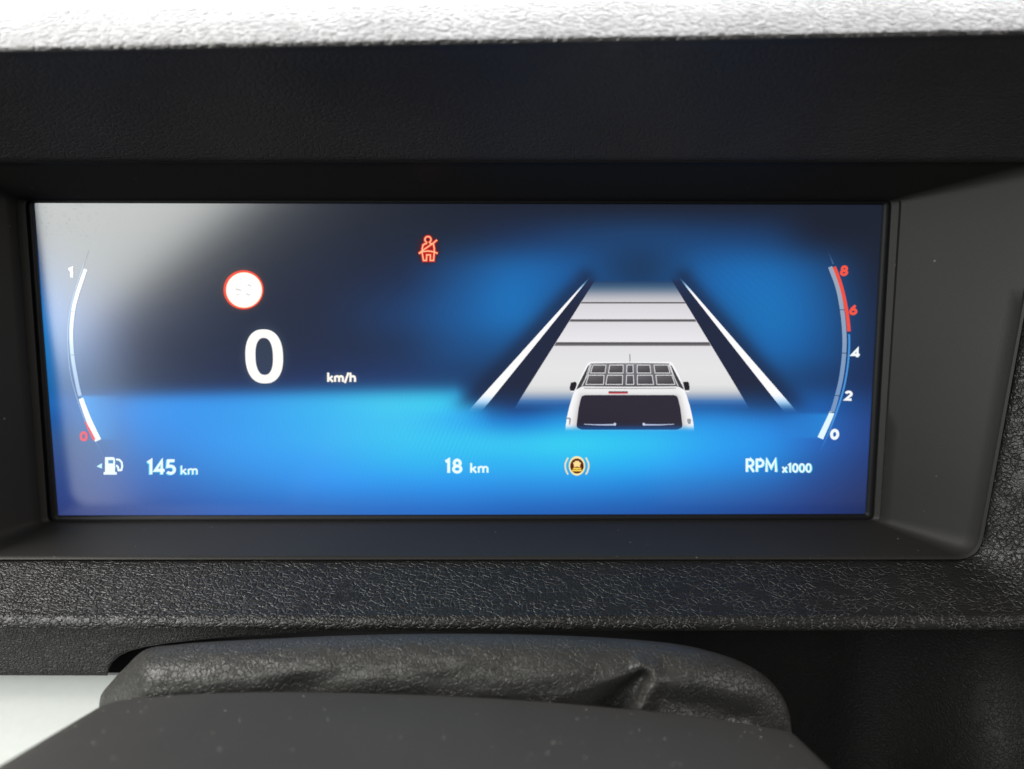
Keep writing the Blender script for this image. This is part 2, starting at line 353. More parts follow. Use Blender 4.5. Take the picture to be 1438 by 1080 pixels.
# --- road with lane lines
def xl(y): return lerp(836, 722, (y - 393) / 181)
def xr(y): return lerp(943, 1052.5, (y - 393) / 181)
def navy(x, y): return mixc(mixc((22, 42, 78), (20, 31, 58), smooth(392, 440, y)), bgc(x, y), max(1 - smooth(388, 398, y), smooth(535, 580, y)))
shade_rows = []
for side in (0, 1):
    rws = []
    for y in np.linspace(389, 577, 24):
        a = lerp(829, 676, (y - 389) / 189) if side == 0 else xr(y)
        b_ = xl(y) if side == 0 else lerp(952.6, 1100.6, (y - 389) / 188.6)
        if side == 0: a -= 1
        else: b_ += 1
        rws.append((y, a, b_, navy))
    shade_rows.append(rws)
rd = Flat(2)
KEY = [(390, None, 0), (393.5, None, 0), (396, (36, 66, 104), .7), (399, (48, 80, 116), 1), (402, (62, 92, 124), 1), (405, (84, 110, 136), 1), (409, (116, 132, 152), 1), (413, (150, 158, 172), 1), (418, (182, 183, 192), 1), (424, (203, 201, 206), 1), (427, (214, 212, 217), 1), (448, (226, 224, 228), 1),
       (453, (220, 218, 222), 1), (480, (233, 231, 235), 1), (487, (224, 222, 225), 1), (520, (230, 229, 230), 1), (540, (226, 226, 226), 1), (549, (205, 208, 211), 1), (556, (150, 168, 192), 1), (563, (70, 122, 182), .9), (569, (40, 100, 170), .6), (575, None, 0)]
rws = []
for y, c, a in KEY:
    rws.append((y, xl(y), xr(y), (lambda cc, aa: (lambda x, yy: mixc(bgc(x, yy), cc or (0, 0, 0), aa if cc else 0)))(c, a)))
rd.rows(rws, nx=16); road_part = rd.build('road_graphic', disp, 'light grey road drawn in perspective between two white lane lines')
for q in shade_rows: e_ = Flat(1); e_.rows(q, nx=4); e_.build('verge', road_part)
for y, h in ((425.3, 2.3), (450.2, 3.8), (483.2, 5.6)):
    b_ = Flat(3); yt, yb = y - h / 2, y + h / 2
    b_.rows([(yt, xl(yt) + .5, xr(yt) - .5, (112, 108, 112)), (y, xl(y) + .5, xr(y) - .5, (72, 69, 72)), (yb, xl(yb) + .5, xr(yb) - .5, (150, 148, 150))]); b_.build('distance_bar', road_part)
for side in (0, 1):
    l_ = Flat(3); rws = []
    for y in np.r_[np.linspace(389, 420, 8), np.linspace(430, 540, 4), np.linspace(547, 579, 8)]:
        t = (y - 389) / 189
        a, b_ = (lerp(828, 657, t), lerp(829, 676, t)) if side == 0 else (lerp(952.6, 1101, t), lerp(954.5, 1119, t))
        al = smooth(388, 414, y) * (1 - smooth(552, 580, y))
        rws.append((y, a, b_, (lambda al: (lambda x, yy: mixc(mixc(bgc(x, yy), (120, 190, 245), min(1, al * 1.6)), (255, 254, 255), al ** 1.6)))(al)))
    l_.rows(rws, nx=2); l_.build('lane_line', road_part)

# --- van seen from behind
def VP(x, y): return (780 + x / 6.848, 480 + y / 6.848)
body = Flat(4)
LFT = [(192, 345), (200, 318), (240, 292), (330, 248), (440, 200), (520, 165), (620, 135), (720, 112), (800, 100), (870, 92)]
rws = []
for y in [192, 197, 205, 220, 240, 280, 330, 385, 440, 480, 520, 570, 620, 670, 720, 760, 790, 810, 830, 850, 868]:
    x0 = interp(LFT, y); x1 = 1432 - interp(LFT, y) - (4 if y > 400 else -6)
    a = 1 - smooth(790, 866, y)
    def cf(px, py, a=a, x0=x0, x1=x1, y=y):
        xx = (px - 780) * 6.848; t = (xx - x0) / (x1 - x0)
        base = (236, 235, 236) if y > 430 else (244, 244, 246)
        e = min(t, 1 - t); c = mixc((250, 251, 253), base, smooth(0, .06, e))
        if y > 500: c = mixc(c, (206, 203, 205), .8 * smooth(.045, .075, e))
        return mixc(bgc(px, py), c, a)
    rws.append((VP(0, y)[1], VP(x0, 0)[0], VP(x1, 0)[0], cf))
body.rows(rws, nx=26)
van = body.build('van_graphic', disp, 'white van seen from behind, drawn on the display')
d = Flat(5); G1, G2 = (88, 85, 88), (58, 56, 60)
d.poly([VP(338, 212), VP(1090, 212), VP(1185, 432), VP(258, 432)], [(122, 120, 124), (122, 120, 124), (84, 82, 86), (84, 82, 86)])
d.poly([VP(310, 236), VP(330, 216), VP(262, 425), VP(200, 462), VP(215, 420)], G2)
d.poly([VP(1122, 236), VP(1102, 216), VP(1176, 425), VP(1236, 462), VP(1220, 420)], G2)
d.build('roof', van)
rp = Flat(6)
top = [(362, 486, 338, 476), (522, 652, 510, 650), (688, 746, 684, 748), (786, 908, 786, 918), (948, 1082, 958, 1102)]
bot = [(318, 468, 292, 462), (500, 646, 484, 645), (684, 750, 680, 754), (788, 930, 788, 944), (966, 1120, 976, 1150)]
for rr_, (ya, yb) in ((top, (224, 300)), (bot, (322, 410))):
    for a, b_, c, e in rr_:
        q = Flat(6); Q = [VP(a, ya), VP(b_, ya), VP(e, yb), VP(c, yb)]
        q.poly(Q, [(104, 101, 105), (88, 85, 89), (60, 57, 61), (70, 67, 71)]); q.ribbon(Q, .9, (236, 235, 238), 1, closed=True)
        q.build('roof_panel', van)
rl = Flat(6)
rl.ribbon([VP(345, 216), VP(318, 300), VP(255, 425)], 1.3, (215, 214, 217)); rl.ribbon([VP(1090, 216), VP(1122, 300), VP(1180, 425)], 1.3, (215, 214, 217))
rl.ribbon([VP(335, 212), VP(716, 206), VP(1096, 212)], 1.0, (100, 98, 102), 1)
rl.ribbon([VP(268, 432), VP(430, 434), VP(716, 436), VP(1000, 434), VP(1168, 432)], 1.1, (225, 224, 226), 1)
rl.ribbon([VP(275, 447), VP(716, 450), VP(1160, 447)], .9, (120, 118, 122), 2); rl.build('roof_rail', van)
bl = Flat(6); bl.poly([VP(512, 476), VP(695, 476), VP(698, 488), VP(509, 488)], (60, 10, 18)); bl.poly([VP(509, 488), VP(698, 488), VP(694, 501), VP(514, 501)], (214, 88, 96), .5)
bl.build('brake_light', van, 'red high level brake light above the rear window')
rw = Flat(6); rr_ = []
for y in [512, 518, 530, 560, 640, 720, 770, 800, 822, 836, 846]:
    x0 = interp([(512, 290), (518, 264), (530, 250), (560, 240), (640, 222), (800, 202), (822, 206), (836, 226), (846, 260)], y)
    al = 1 - .75 * smooth(785, 850, y); rr_.append((VP(0, y)[1], VP(x0, 0)[0], VP(1424 - x0, 0)[0], (lambda al: (lambda x, yy: mixc((20, 95, 175), (38, 33, 48), al)))(al)))
rw.rows(rr_, nx=8); rw.build('rear_window', van, 'black rear window')
for A, B in (((275, 793), (572, 798)), ((1142, 793), (850, 798))):
    wq = Flat(7); wq.ribbon([VP(*A), VP((A[0] + B[0]) / 2, 799), VP(*B)], [.7, 1.4, 1.9], (190, 202, 235)); wq.disc(*VP(B[0], 793), 1.7, 2.1, (205, 212, 238), .5, 12); wq.build('wiper', van)
for mlist in ([(148, 393), (192, 383), (206, 402), (196, 440), (180, 472), (142, 470), (136, 440)], [(1226, 386), (1272, 383), (1284, 395), (1291, 440), (1288, 466), (1246, 467), (1238, 440)]):
    mq = Flat(5); mq.poly([VP(*q) for q in mlist], (22, 20, 26)); c0 = sum(q[0] for q in mlist) / 7
    mq.ribbon([VP(c0 - 24, 478), VP(c0 + 26, 478)], 1.3, (240, 240, 242), .5); mq.build('side_mirror', van)
an = Flat(5); an.ribbon([VP(716, 118), VP(717, 192)], 1.0, (74, 72, 78)); an.build('antenna', van)
for pl in ([(104, 730), (140, 728), (150, 742), (142, 795), (128, 797), (133, 745), (106, 742)], [(1266, 742), (1296, 738), (1306, 752), (1300, 790), (1276, 792), (1268, 770)]):
    hq = Flat(6); hq.poly([VP(*q) for q in pl], (150, 152, 160)); hq.build('door_handle', van)  # grey door handles at the sides of the van

# --- speed readout, unit, limit sign, belt light
f = Flat(3); WHITE = (255, 253, 250)
def ring(f, cx, cy, rx, ry, wx, wy, col, pw=2.0, layer=0, lean=0, n=64):
    """band between two superellipses"""
    b_ = len(f.v)
    for i in range(n):
        a = 2 * math.pi * i / n; c, s_ = math.cos(a), math.sin(a)
        sx = math.copysign(abs(c) ** (2 / pw), c); sy = math.copysign(abs(s_) ** (2 / pw), s_)
        for q in (0, 1):
            x = cx + (rx - q * wx) * sx; y = cy + (ry - q * wy) * sy
            f.v.append(SP(x + lean * (y - cy), y, f.layer + layer)); f.c.append(col)
    for i in range(n):
        a = b_ + 2 * i; c = b_ + 2 * ((i + 1) % n); f.f.append((a, a + 1, c + 1, c))
ring(f, 371, 500.5, 26.5, 38, 14.2, 12, WHITE, 2.35, lean=.03)
f.build('speed_readout', disp, 'large white figure 0 on navy')
f = Flat(3); text(f, 'km/h', 459.5, 500, 536.3, 13, 3.1, (255, 250, 240)); f.build('unit_text', disp, 'small white km/h')
f = Flat(3); f.disc(342, 407, 28.2, 27.6, (246, 66, 40)); f.build('speed_limit_sign', disp, 'round speed limit sign, white with a red ring, figures washed out')
g = Flat(4); g.disc(342.7, 407.4, 25.4, 25.0, (255, 246, 214)); g.disc(342.6, 407.2, 24.2, 23.8, (255, 254, 252), 1)
g.build('sign_face', disp.children[-1] if False else bpy.data.objects['speed_limit_sign'])
g = Flat(6); text(g, '60', 329, 355, 415, 16, .7, (240, 241, 238), slant=.06)
g.ribbon([(331, 406), (336, 407), (338, 408)], 1.3, (196, 198, 196), 2); g.ribbon([(332, 414.2), (336, 414)], 1.0, (218, 220, 216), 2)
g.ribbon([(348, 400), (350.5, 400.5), (352, 402)], 1.2, (196, 198, 196), 2); g.ribbon([(346, 412.5), (349, 414.2), (351, 414)], 1.2, (200, 202, 200), 2)
g.build('sign_figures', bpy.data.objects['speed_limit_sign'])
def BP(x, y): return (560 + x / 15.42, 310 + y / 15.42)
belt = [
 [(610, 490)] + [(632 + 66 * math.cos(R(a)), 408 + 66 * math.sin(R(a))) for a in range(120, 425, 20)] + [(668, 488)],
 [(610, 490), (560, 505), (525, 525), (510, 600), (505, 690), (535, 860), (600, 860), (605, 740), (685, 740), (682, 860), (752, 860), (768, 690), (768, 600), (750, 510), (700, 495), (668, 488)],
 [(432, 712), (500, 655), (720, 505), (830, 415)],
 [(432, 712), (520, 668), (640, 655), (760, 675), (845, 708)]]
f = Flat(2)
for q, st in enumerate(belt): f.ribbon([BP(*p) for p in st], 4.4, (226, 26, 16), q * .2)
f.poly([BP(*p) for p in [(520, 530), (640, 480), (750, 520), (765, 850), (530, 850)]], (140, 16, 12), -1)
sb = f.build('seatbelt_warning_light', disp, 'red seated figure with a seat belt across')
f = Flat(4)
for q, st in enumerate(belt): f.ribbon([BP(*p) for p in st], 1.75, (255, 190, 140), q * .2)
f.build('figure_outline', sb)

# --- fuel gauge
AL = crom([(120, 378), (108, 414), (102.5, 438), (100, 467), (101.6, 498.5), (106.7, 530), (112.6, 556), (124.4, 589), (137.8, 618.5)], 60)
def cut(curve, y0, y1): return [p for p in curve if y0 <= p[1] <= y1]
def off(curve, d_): return [(x + d_, y) for x, y in curve]
f = Flat(2); c = cut(AL, 370, 557); f.ribbon(c, 5.2, [mixc((232, 240, 246), (160, 190, 225), smooth(400, 545, p[1])) for p in c])
fg = f.build('fuel_gauge', disp, 'curved fuel gauge at the left of the screen, lit only near empty')
f = Flat(3); c = cut(AL, 556, 620); f.ribbon(c, [lerp(6.5, 9, i / (len(c) - 1)) for i in range(len(c))], (248, 255, 255)); f.build('level_bar', fg, 'bright white lit end of the gauge')
tail = crom([(124, 352), (113, 385), (102, 420), (96, 455), (95.5, 490), (99, 525), (107, 556), (120, 592), (133, 618), (149, 643)], 60)
f = Flat(2); f.ribbon(tail, 1.2, [mixc(bgc(*p), (190, 215, 240), .55 * smooth(352, 380, p[1]) * (1 - smooth(600, 645, p[1]))) for p in tail], -.4); f.build('outer_line', fg)
f = Flat(3); f.ribbon([(119.5, 592), (125.5, 604), (132.5, 618)], [2, 3.5, 4], (232, 62, 84), .5); f.build('reserve_mark', fg, 'red reserve mark')
for y in (437.5, 498.5, 556.5):
    x = min(AL, key=lambda p: abs(p[1] - y))[0]; f = Flat(4); f.ribbon([(x - 5, y), (x + 3.4, y)], .9, (90, 130, 160)); f.build('tick', fg)
f = Flat(3); text(f, '1', 95.5, 104, 389.5, 13.5, 4.2, (252, 255, 252)); f.build('figure_one', fg)
f = Flat(3); text(f, '0', 112.5, 123, 619, 12.5, 3.4, (240, 62, 74)); f.build('figure_zero', fg, 'red figure 0')

# --- rev counter
AR = crom([(1165.8, 374.7), (1176, 402.5), (1182, 431.7), (1185.6, 465), (1185.5, 495.6), (1181.6, 529), (1175.6, 555), (1168, 580), (1152, 615.5)], 70)
f = Flat(2); c = cut(AR, 370, 580); f.ribbon(c, 6.0, [mixc((150, 166, 186), (118, 150, 192), smooth(400, 560, p[1])) for p in c])
rg = f.build('rev_counter', disp, 'curved rev counter at the right of the screen, needle at zero')
f = Flat(3); c = cut(AR, 579, 620); f.ribbon(c, [lerp(7, 8.5, i / (len(c) - 1)) for i in range(len(c))], [mixc((244, 255, 255), (170, 232, 255), .25) for _ in c]); f.build('level_bar', rg, 'bright white lit end of the rev counter')
OUT = crom([(1160, 346), (1170.5, 372), (1181, 401), (1188.5, 434), (1192.3, 468), (1192, 498), (1188, 530), (1182, 556), (1173, 583), (1160, 616), (1148, 640)], 80)
f = Flat(3); c = cut(OUT, 373, 466); f.ribbon(c, 5.0, [(238, 78, 62)] * len(c)); f.build('red_zone', rg, 'red band from 5 to 8')
f = Flat(2); c = cut(OUT, 466, 641); f.ribbon(c, 2.6, [mixc(bgc(*p), (70, 150, 225), .95 * (1 - smooth(585, 640, p[1]))) for p in c], -.4); f.build('outer_line', rg)
f = Flat(2); c = cut(OUT, 340, 374); f.ribbon(c, [.6 + 1.6 * i / len(c) for i in range(len(c))], [mixc(bgc(*p), (96, 120, 160), .7 * smooth(346, 374, p[1])) for p in c], -.4); f.build('outer_line', rg)
for y in (435, 495.8, 555.5, 579.5):
    x = min(AR, key=lambda p: abs(p[1] - y))[0]; f = Flat(4); f.ribbon([(x - 3.5, y), (x + 3.8, y + .3)], 1.0, (34, 52, 86)); f.build('tick', rg)
for s_, x0, x1, yb, h, col, nm in (('8', 1179.5, 1190, 386.5, 13, (246, 84, 62), 'figure_eight'), ('6', 1192.5, 1203, 441.5, 13, (246, 84, 62), 'figure_six'),
                                   ('4', 1195.5, 1207.5, 501.7, 12.5, (244, 250, 250), 'figure_four'), ('2', 1186, 1196.5, 562, 12.5, (246, 250, 250), 'figure_two'), ('0', 1166, 1177.5, 616.5, 13, (244, 252, 255), 'figure_zero')):
    f = Flat(3); text(f, s_, x0, x1, yb, h, 3.7 if s_ not in '0' else 4.2, col, slant=.12 if s_ in '86' else .05)
    f.build(nm, rg)

# --- bottom line of the screen
GH = (70, 225, 255)
def line(name, label, items, ghost):
    f = Flat(2)
    for s_, x0, x1, yb, h, wt in items: text(f, s_, x0, x1, yb, h, wt * 1.02, mixc(bgc((x0 + x1) / 2, yb), GH, .9), dx=ghost[0], dy=ghost[1])
    p_ = f.build(name, disp, label)
    f = Flat(4)
    for s_, x0, x1, yb, h, wt in items: text(f, s_, x0, x1, yb, h, wt, (238, 255, 255))
    f.build('lettering', p_)
line('range_text', 'fuel range 145 km', [('145', 206.5, 247, 666, 20.5, 4.0), ('km', 253.5, 278, 666.3, 12.5, 2.1)], (-1.3, .8))
line('trip_text', 'trip distance 18 km', [('18', 624.5, 649, 664, 19.5, 3.9), ('km', 660, 686, 663.8, 13.5, 2.6)], (.6, .3))
line('rpm_text', 'lettering RPM x1000', [('RPM', 1047, 1091.5, 662.6, 18.4, 3.2), ('x1000', 1098.3, 1139.5, 663.6, 12.8, 2.4)], (1.3, .3))
f = Flat(3); W2 = (236, 255, 255)
f.poly([(147.5, 642), (159.5, 642), (161.5, 644), (161.5, 663), (164, 663), (164, 666.5), (145.5, 666.5), (145.5, 663), (147.5, 663)], W2)
fp = f.build('fuel_pump_symbol', disp, 'white fuel pump with an arrow to its left')
f = Flat(4); f.poly([(152, 646), (159, 646), (159, 651), (152, 651)], (45, 128, 190)); f.build('pump_window', fp)
f = Flat(3); f.ribbon([(163, 645), (168, 646), (171, 649.5), (171.6, 655), (170.5, 660), (166.5, 660.5), (165.5, 655.5), (163, 653.5)], 2.7, W2, .5); f.build('hose', fp)
f = Flat(3); f.poly([(135.5, 655), (143.2, 650.6), (143.2, 658)], (190, 242, 255)); f.build('arrow', fp)
def IP(x, y): return (785 + x / 21.6, 630 + y / 21.6)
f = Flat(3); f.disc(*IP(545, 525), 11.4, 13.6, (252, 238, 170)); ic = f.build('assist_symbol', disp, 'round amber symbol of a car over two bars between curved brackets')
f = Flat(4); f.disc(*IP(545, 528), 9.6, 10.7, (92, 24, 4)); f.build('symbol_face', ic)
f = Flat(5); f.poly([IP(*q) for q in [(430, 425), (470, 415), (490, 375), (600, 375), (620, 415), (665, 430), (660, 465), (640, 478), (640, 560), (590, 562), (575, 545), (510, 545), (500, 562), (455, 560), (452, 478), (432, 462)]], (255, 226, 150)); f.build('car_shape', ic)
for a, b_, y in ((430, 668, 605), (400, 692, 665)):
    f = Flat(5); f.ribbon([IP(a, y), IP(b_, y)], 2.1, (255, 214, 84)); f.build('bar', ic)
for sg in (-1, 1):
    f = Flat(3); f.ribbon([IP(545 + sg * q[0], q[1]) for q in [(270, 275), (320, 370), (352, 450), (358, 530), (345, 620), (315, 710), (270, 785)]], 1.9, (255, 232, 165)); f.build('bracket', ic)

# ------------------------------------------------------------------ display border and bezel
def rrect(px, rad, Y, n=8, m=14):
    """loop round four photo corners TL TR BR BL with rounded corners, on upright plane(s) Y"""
    out = []; Ys = Y if isinstance(Y, (list, tuple)) else [Y] * 4
    C = [np.array(c, float) for c in px]
    for i in range(4):
        a, b_, c = C[i - 1], C[i], C[(i + 1) % 4]
        r_ = rad[i] if isinstance(rad, (list, tuple)) else rad
        d0 = (a - b_) / np.hypot(*(a - b_)); d1 = (c - b_) / np.hypot(*(c - b_))
        for k in range(n + 1):
            t = k / n; q = (1 - t) ** 2 * (b_ + d0 * r_) + 2 * t * (1 - t) * b_ + t * t * (b_ + d1 * r_)
            out.append(P(q[0], q[1], Ys[i]))
        nxt = C[(i + 1) % 4]; r2 = rad[(i + 1) % 4] if isinstance(rad, (list, tuple)) else rad
        s0 = b_ + d1 * r_; s1 = nxt - d1 * r2
        for k in range(1, m):
            t = k / m; q = s0 + (s1 - s0) * t; out.append(P(q[0], q[1], lerp(Ys[i], Ys[(i + 1) % 4], t)))
    return out
def qd(l, t, r, b_): return [l, t, r, b_]
# black glass border with the opening for the lit picture
bo = rrect([(16, 279), (1256, 279), (1231, 736), (50, 739)], 4, -.0004)
b1 = rrect([(40, 281), (1251, 281), (1226, 729), (72, 731)], 9, -.0008)
bi = rrect([(47, 285), (1239.5, 287.7), (1215, 721.6), (82, 723.8)], 2.5, -.00085)
bi2 = rrect([(47, 285), (1239.5, 287.7), (1215, 721.6), (82, 723.8)], 2.5, -.0003)
grid('display_border', [bo, b1, bi, bi2], M_border, disp, close=True)
backing = link('display_backing', [P(0, 260, .0005), P(1290, 260, .0005), P(1290, 770, .0005), P(0, 770, .0005), P(0, 260, .012), P(1290, 260, .012), P(1290, 770, .012), P(0, 770, .012)],
     [(0, 1, 2, 3), (7, 6, 5, 4), (0, 4, 5, 1), (1, 5, 6, 2), (2, 6, 7, 3), (3, 7, 4, 0)], M_void, disp, False)
YB = -.026
l0 = rrect([(36, 282), (1251, 282), (1226, 730), (68, 732)], 8, -.0006)
l1 = rrect([(35, 281), (1252.5, 281), (1227.5, 731), (67, 733)], 9, -.0022)
l2 = rrect([(23, 279), (1263, 279.5), (1235, 732.5), (58, 735)], 9, -.0032)
l3 = rrect([(20, 278), (1266.5, 278), (1237.5, 734), (55, 737)], 10, -.0048)
# funnel walls, slightly curved
def LC(a, b_, t): return [(lerp(p[0], q[0], t), lerp(p[1], q[1], t)) for p, q in zip(a, b_)]
A = [(20, 278), (1266.5, 278), (1237.5, 734), (55, 737)]; B = [(-114, 229.5), (1471, 228.5), (1367, 780), (-37, 780)]
rows = [l0, l1, l2, l3]
def depth_t(t):    # pixel fraction that keeps the wall straight in space
    z0 = -CAMY - .0048; z1 = -CAMY + YB + .0012; z = lerp(z0, z1, t); return (1 / z - 1 / z0) / (1 / z1 - 1 / z0)
for t in (.12, .3, .5, .7, .88, 1): rows.append(rrect(LC(A, B, depth_t(t)), lerp(10, 30, t), lerp(-.0048, YB + .0012, t)))
rows.append(rrect([(-118, 229), (1474, 228), (1370.5, 782.5), (-39, 782.5)], 31, YB + .0002))
rows.append(rrect([(-122, 228), (1478, 226), (1375, 785.5), (-41, 785.6)], 32, YB - .0002))
rows.append(rrect([(-126, 226), (1481, 223), (1378, 787.5), (-43, 787.3)], 33, YB + .0006))
rows.append(rrect([(-128, 225), (1482, 222), (1379, 788.2), (-44, 788)], 33, YB + .006))
grid('bezel', rows, M_bezel, disp, close=True, sharp=R(50))

# ------------------------------------------------------------------ dashboard
dash = thing('dashboard', 'black grained dashboard moulding with a hood over the display and a ledge below it', 'dashboard')
# hood: underside, rounded lip, upper surface running to the windscreen
pxs = np.linspace(-420, 1860, 190)
def ylip(px): return 71 - .0175 * px
YL = -.068
rows = []
def hood_pt(px, k):
    # k in 0..1 across the underside
    z0 = -CAMY + YB; z1 = -CAMY + YL; z = lerp(z0, z1, k); t = (1 / z - 1 / z0) / (1 / z1 - 1 / z0)
    p = P(px, lerp(226.5, ylip(px) + 4, t), lerp(YB, YL, k)); p.z += .0016 * math.sin(math.pi * k) * 1.0
    return p
def xat(px): return P(px, 60, YL).x
def fixx(p, px): p.x = xat(px) * 1.02; return p
rows.append([fixx(P(px, 227.5, YB + .006), px) for px in pxs])
for k in np.linspace(0, 1, 22): rows.append([fixx(hood_pt(px, k), px) for px in pxs])
r = .0006
for a in range(12, 151, 9):
    row = []
    for px in pxs:
        e = hood_pt(px, 1); sl = R(13)
        # roll from the underside round the lip on to the top
        ph = -90 + sl * 57.3 - 0 + 0; th = R(-77 - a)
        c = Vector((0, e.y - r * math.sin(sl) * 0, e.z + r))
        row.append(fixx(Vector((e.x, c.y + r * math.cos(th) + r * -.225, c.z + r * math.sin(th))), px))
    rows.append(row)
last = rows[-1]
for q, (dy, dz) in enumerate([(.002, .0015), (.005, .0037), (.010, .0072), (.018, .0124), (.032, .020), (.06, .030), (.12, .040), (.25, .05), (.5, .055)]):
    rows.append([Vector((p.x, p.y + dy, p.z + dz)) for p in last])
cut_ = 1 + 22 + 7
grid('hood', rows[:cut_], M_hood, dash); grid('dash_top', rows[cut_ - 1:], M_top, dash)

# ledge below the display and cheek at its right: one swept surface
YE = -.044
inner = [(x, 787) for x in np.linspace(-420, 1325, 90)] + [tuple((1 - t) ** 2 * np.array([1335, 787]) + 2 * t * (1 - t) * np.array([1373, 787]) + t * t * np.array([1380, 752])) for t in np.linspace(0, 1, 18)] + [(lerp(1381, 1500, t), lerp(745, 130, t)) for t in np.linspace(0.02, 1, 34)]
outer = [(x, 861) for x in np.linspace(-560, 1385, 90)] + [tuple((1 - t) ** 2 * np.array([1400, 861]) + 2 * t * (1 - t) * np.array([1485, 861]) + t * t * np.array([1530, 800])) for t in np.linspace(0, 1, 18)] + [(lerp(1535, 1800, t), lerp(790, 100, t)) for t in np.linspace(0.02, 1, 34)]
rows = []
rows.append([P(x, y - .5, YB + .007) for x, y in inner]); rows.append([P(x, y, YB + .0004) for x, y in inner])
for k in np.linspace(.06, 1, 16):
    z0 = -CAMY + YB; z1 = -CAMY + YE; z = lerp(z0, z1, k); t = (1 / z - 1 / z0) / (1 / z1 - 1 / z0)
    row = []
    for i, (a, b_) in enumerate(zip(inner, outer)):
        row.append(P(lerp(a[0], b_[0], t), lerp(a[1], b_[1], t), lerp(YB, YE, k)))
    rows.append(row)
edge = rows[-1]; r = .0023
ncorner = 92
for a in range(12, 109, 12):
    th = R(a); row = []
    for i, p in enumerate(edge):
        row.append(Vector((p.x, p.y - r * math.sin(th), p.z - r * (1 - math.cos(th)))))
    rows.append(row)
ledge_end = rows[-1]
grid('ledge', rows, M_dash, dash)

# knee panel under the ledge, with the arched opening for the steering column
def yopen(px):
    return interp([(-600, 947), (151, 948), (153, 938), (158, 929), (168, 920), (182, 913.5), (205, 907.5), (240, 902), (300, 896), (450, 886), (1500, 884), (1600, 1400), (3000, 1400)], px)
kx = np.r_[np.linspace(-560, 140, 50), np.linspace(143, 240, 50), np.linspace(248, 1900, 110)]
rows = []
e0 = {px: P(px, 874, YE - .0010) for px in kx}
rows = [[P(px, 868, YE + .003) for px in kx]]
for k in np.linspace(0, 1, 10):
    rows.append([P(px, lerp(871, yopen(px), k), lerp(-.0400, -.0392, k)) for px in kx])
for dy, yy in ((.0008, .4), (.003, .8), (.012, -3), (.05, -12)):
    rows.append([P(px, yopen(px) + yy, -.0392 + dy) for px in kx])
grid('knee_panel', rows, M_knee, dash)
# lower panel on the right, curving out of the dark towards the camera
rows = []
for yy in np.linspace(864, 1260, 26):
    row = []
    for px in np.linspace(960, 1900, 60):
        d_ = lerp(-.010, -.034, smooth(1180, 1440, px)) - .012 * smooth(900, 1150, yy) * smooth(1180, 1440, px)
        row.append(P(px, yy, d_))
    rows.append(row)
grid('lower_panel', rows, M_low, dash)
# closed back of the column opening
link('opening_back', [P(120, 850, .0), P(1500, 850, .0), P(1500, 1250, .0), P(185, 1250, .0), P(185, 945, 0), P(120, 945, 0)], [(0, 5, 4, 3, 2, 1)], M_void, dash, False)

# ------------------------------------------------------------------ sheet at lower left
rows = []
def sheet_pt(px, py, off_=0):
    t = (py - 948) / 160; p = P(px, py, lerp(-.030, -.044, t)); return p
v = [sheet_pt(-420, 946.5), sheet_pt(260, 948.3), sheet_pt(300, 1300), sheet_pt(-520, 1300)]
nrm = (v[1] - v[0]).cross(v[3] - v[0]).normalized(); 
if nrm.y > 0: nrm = -nrm
v2 = [p - nrm * .0012 for p in v]
sh = link('paper_sheet', v + v2, [(0, 3, 2, 1), (4, 5, 6, 7), (0, 1, 5, 4), (1, 2, 6, 5), (2, 3, 7, 6), (3, 0, 4, 7)], M_paper, None, False)
sh['label'] = 'plain white sheet below the dash at the left of the steering column'; sh['category'] = 'sheet'

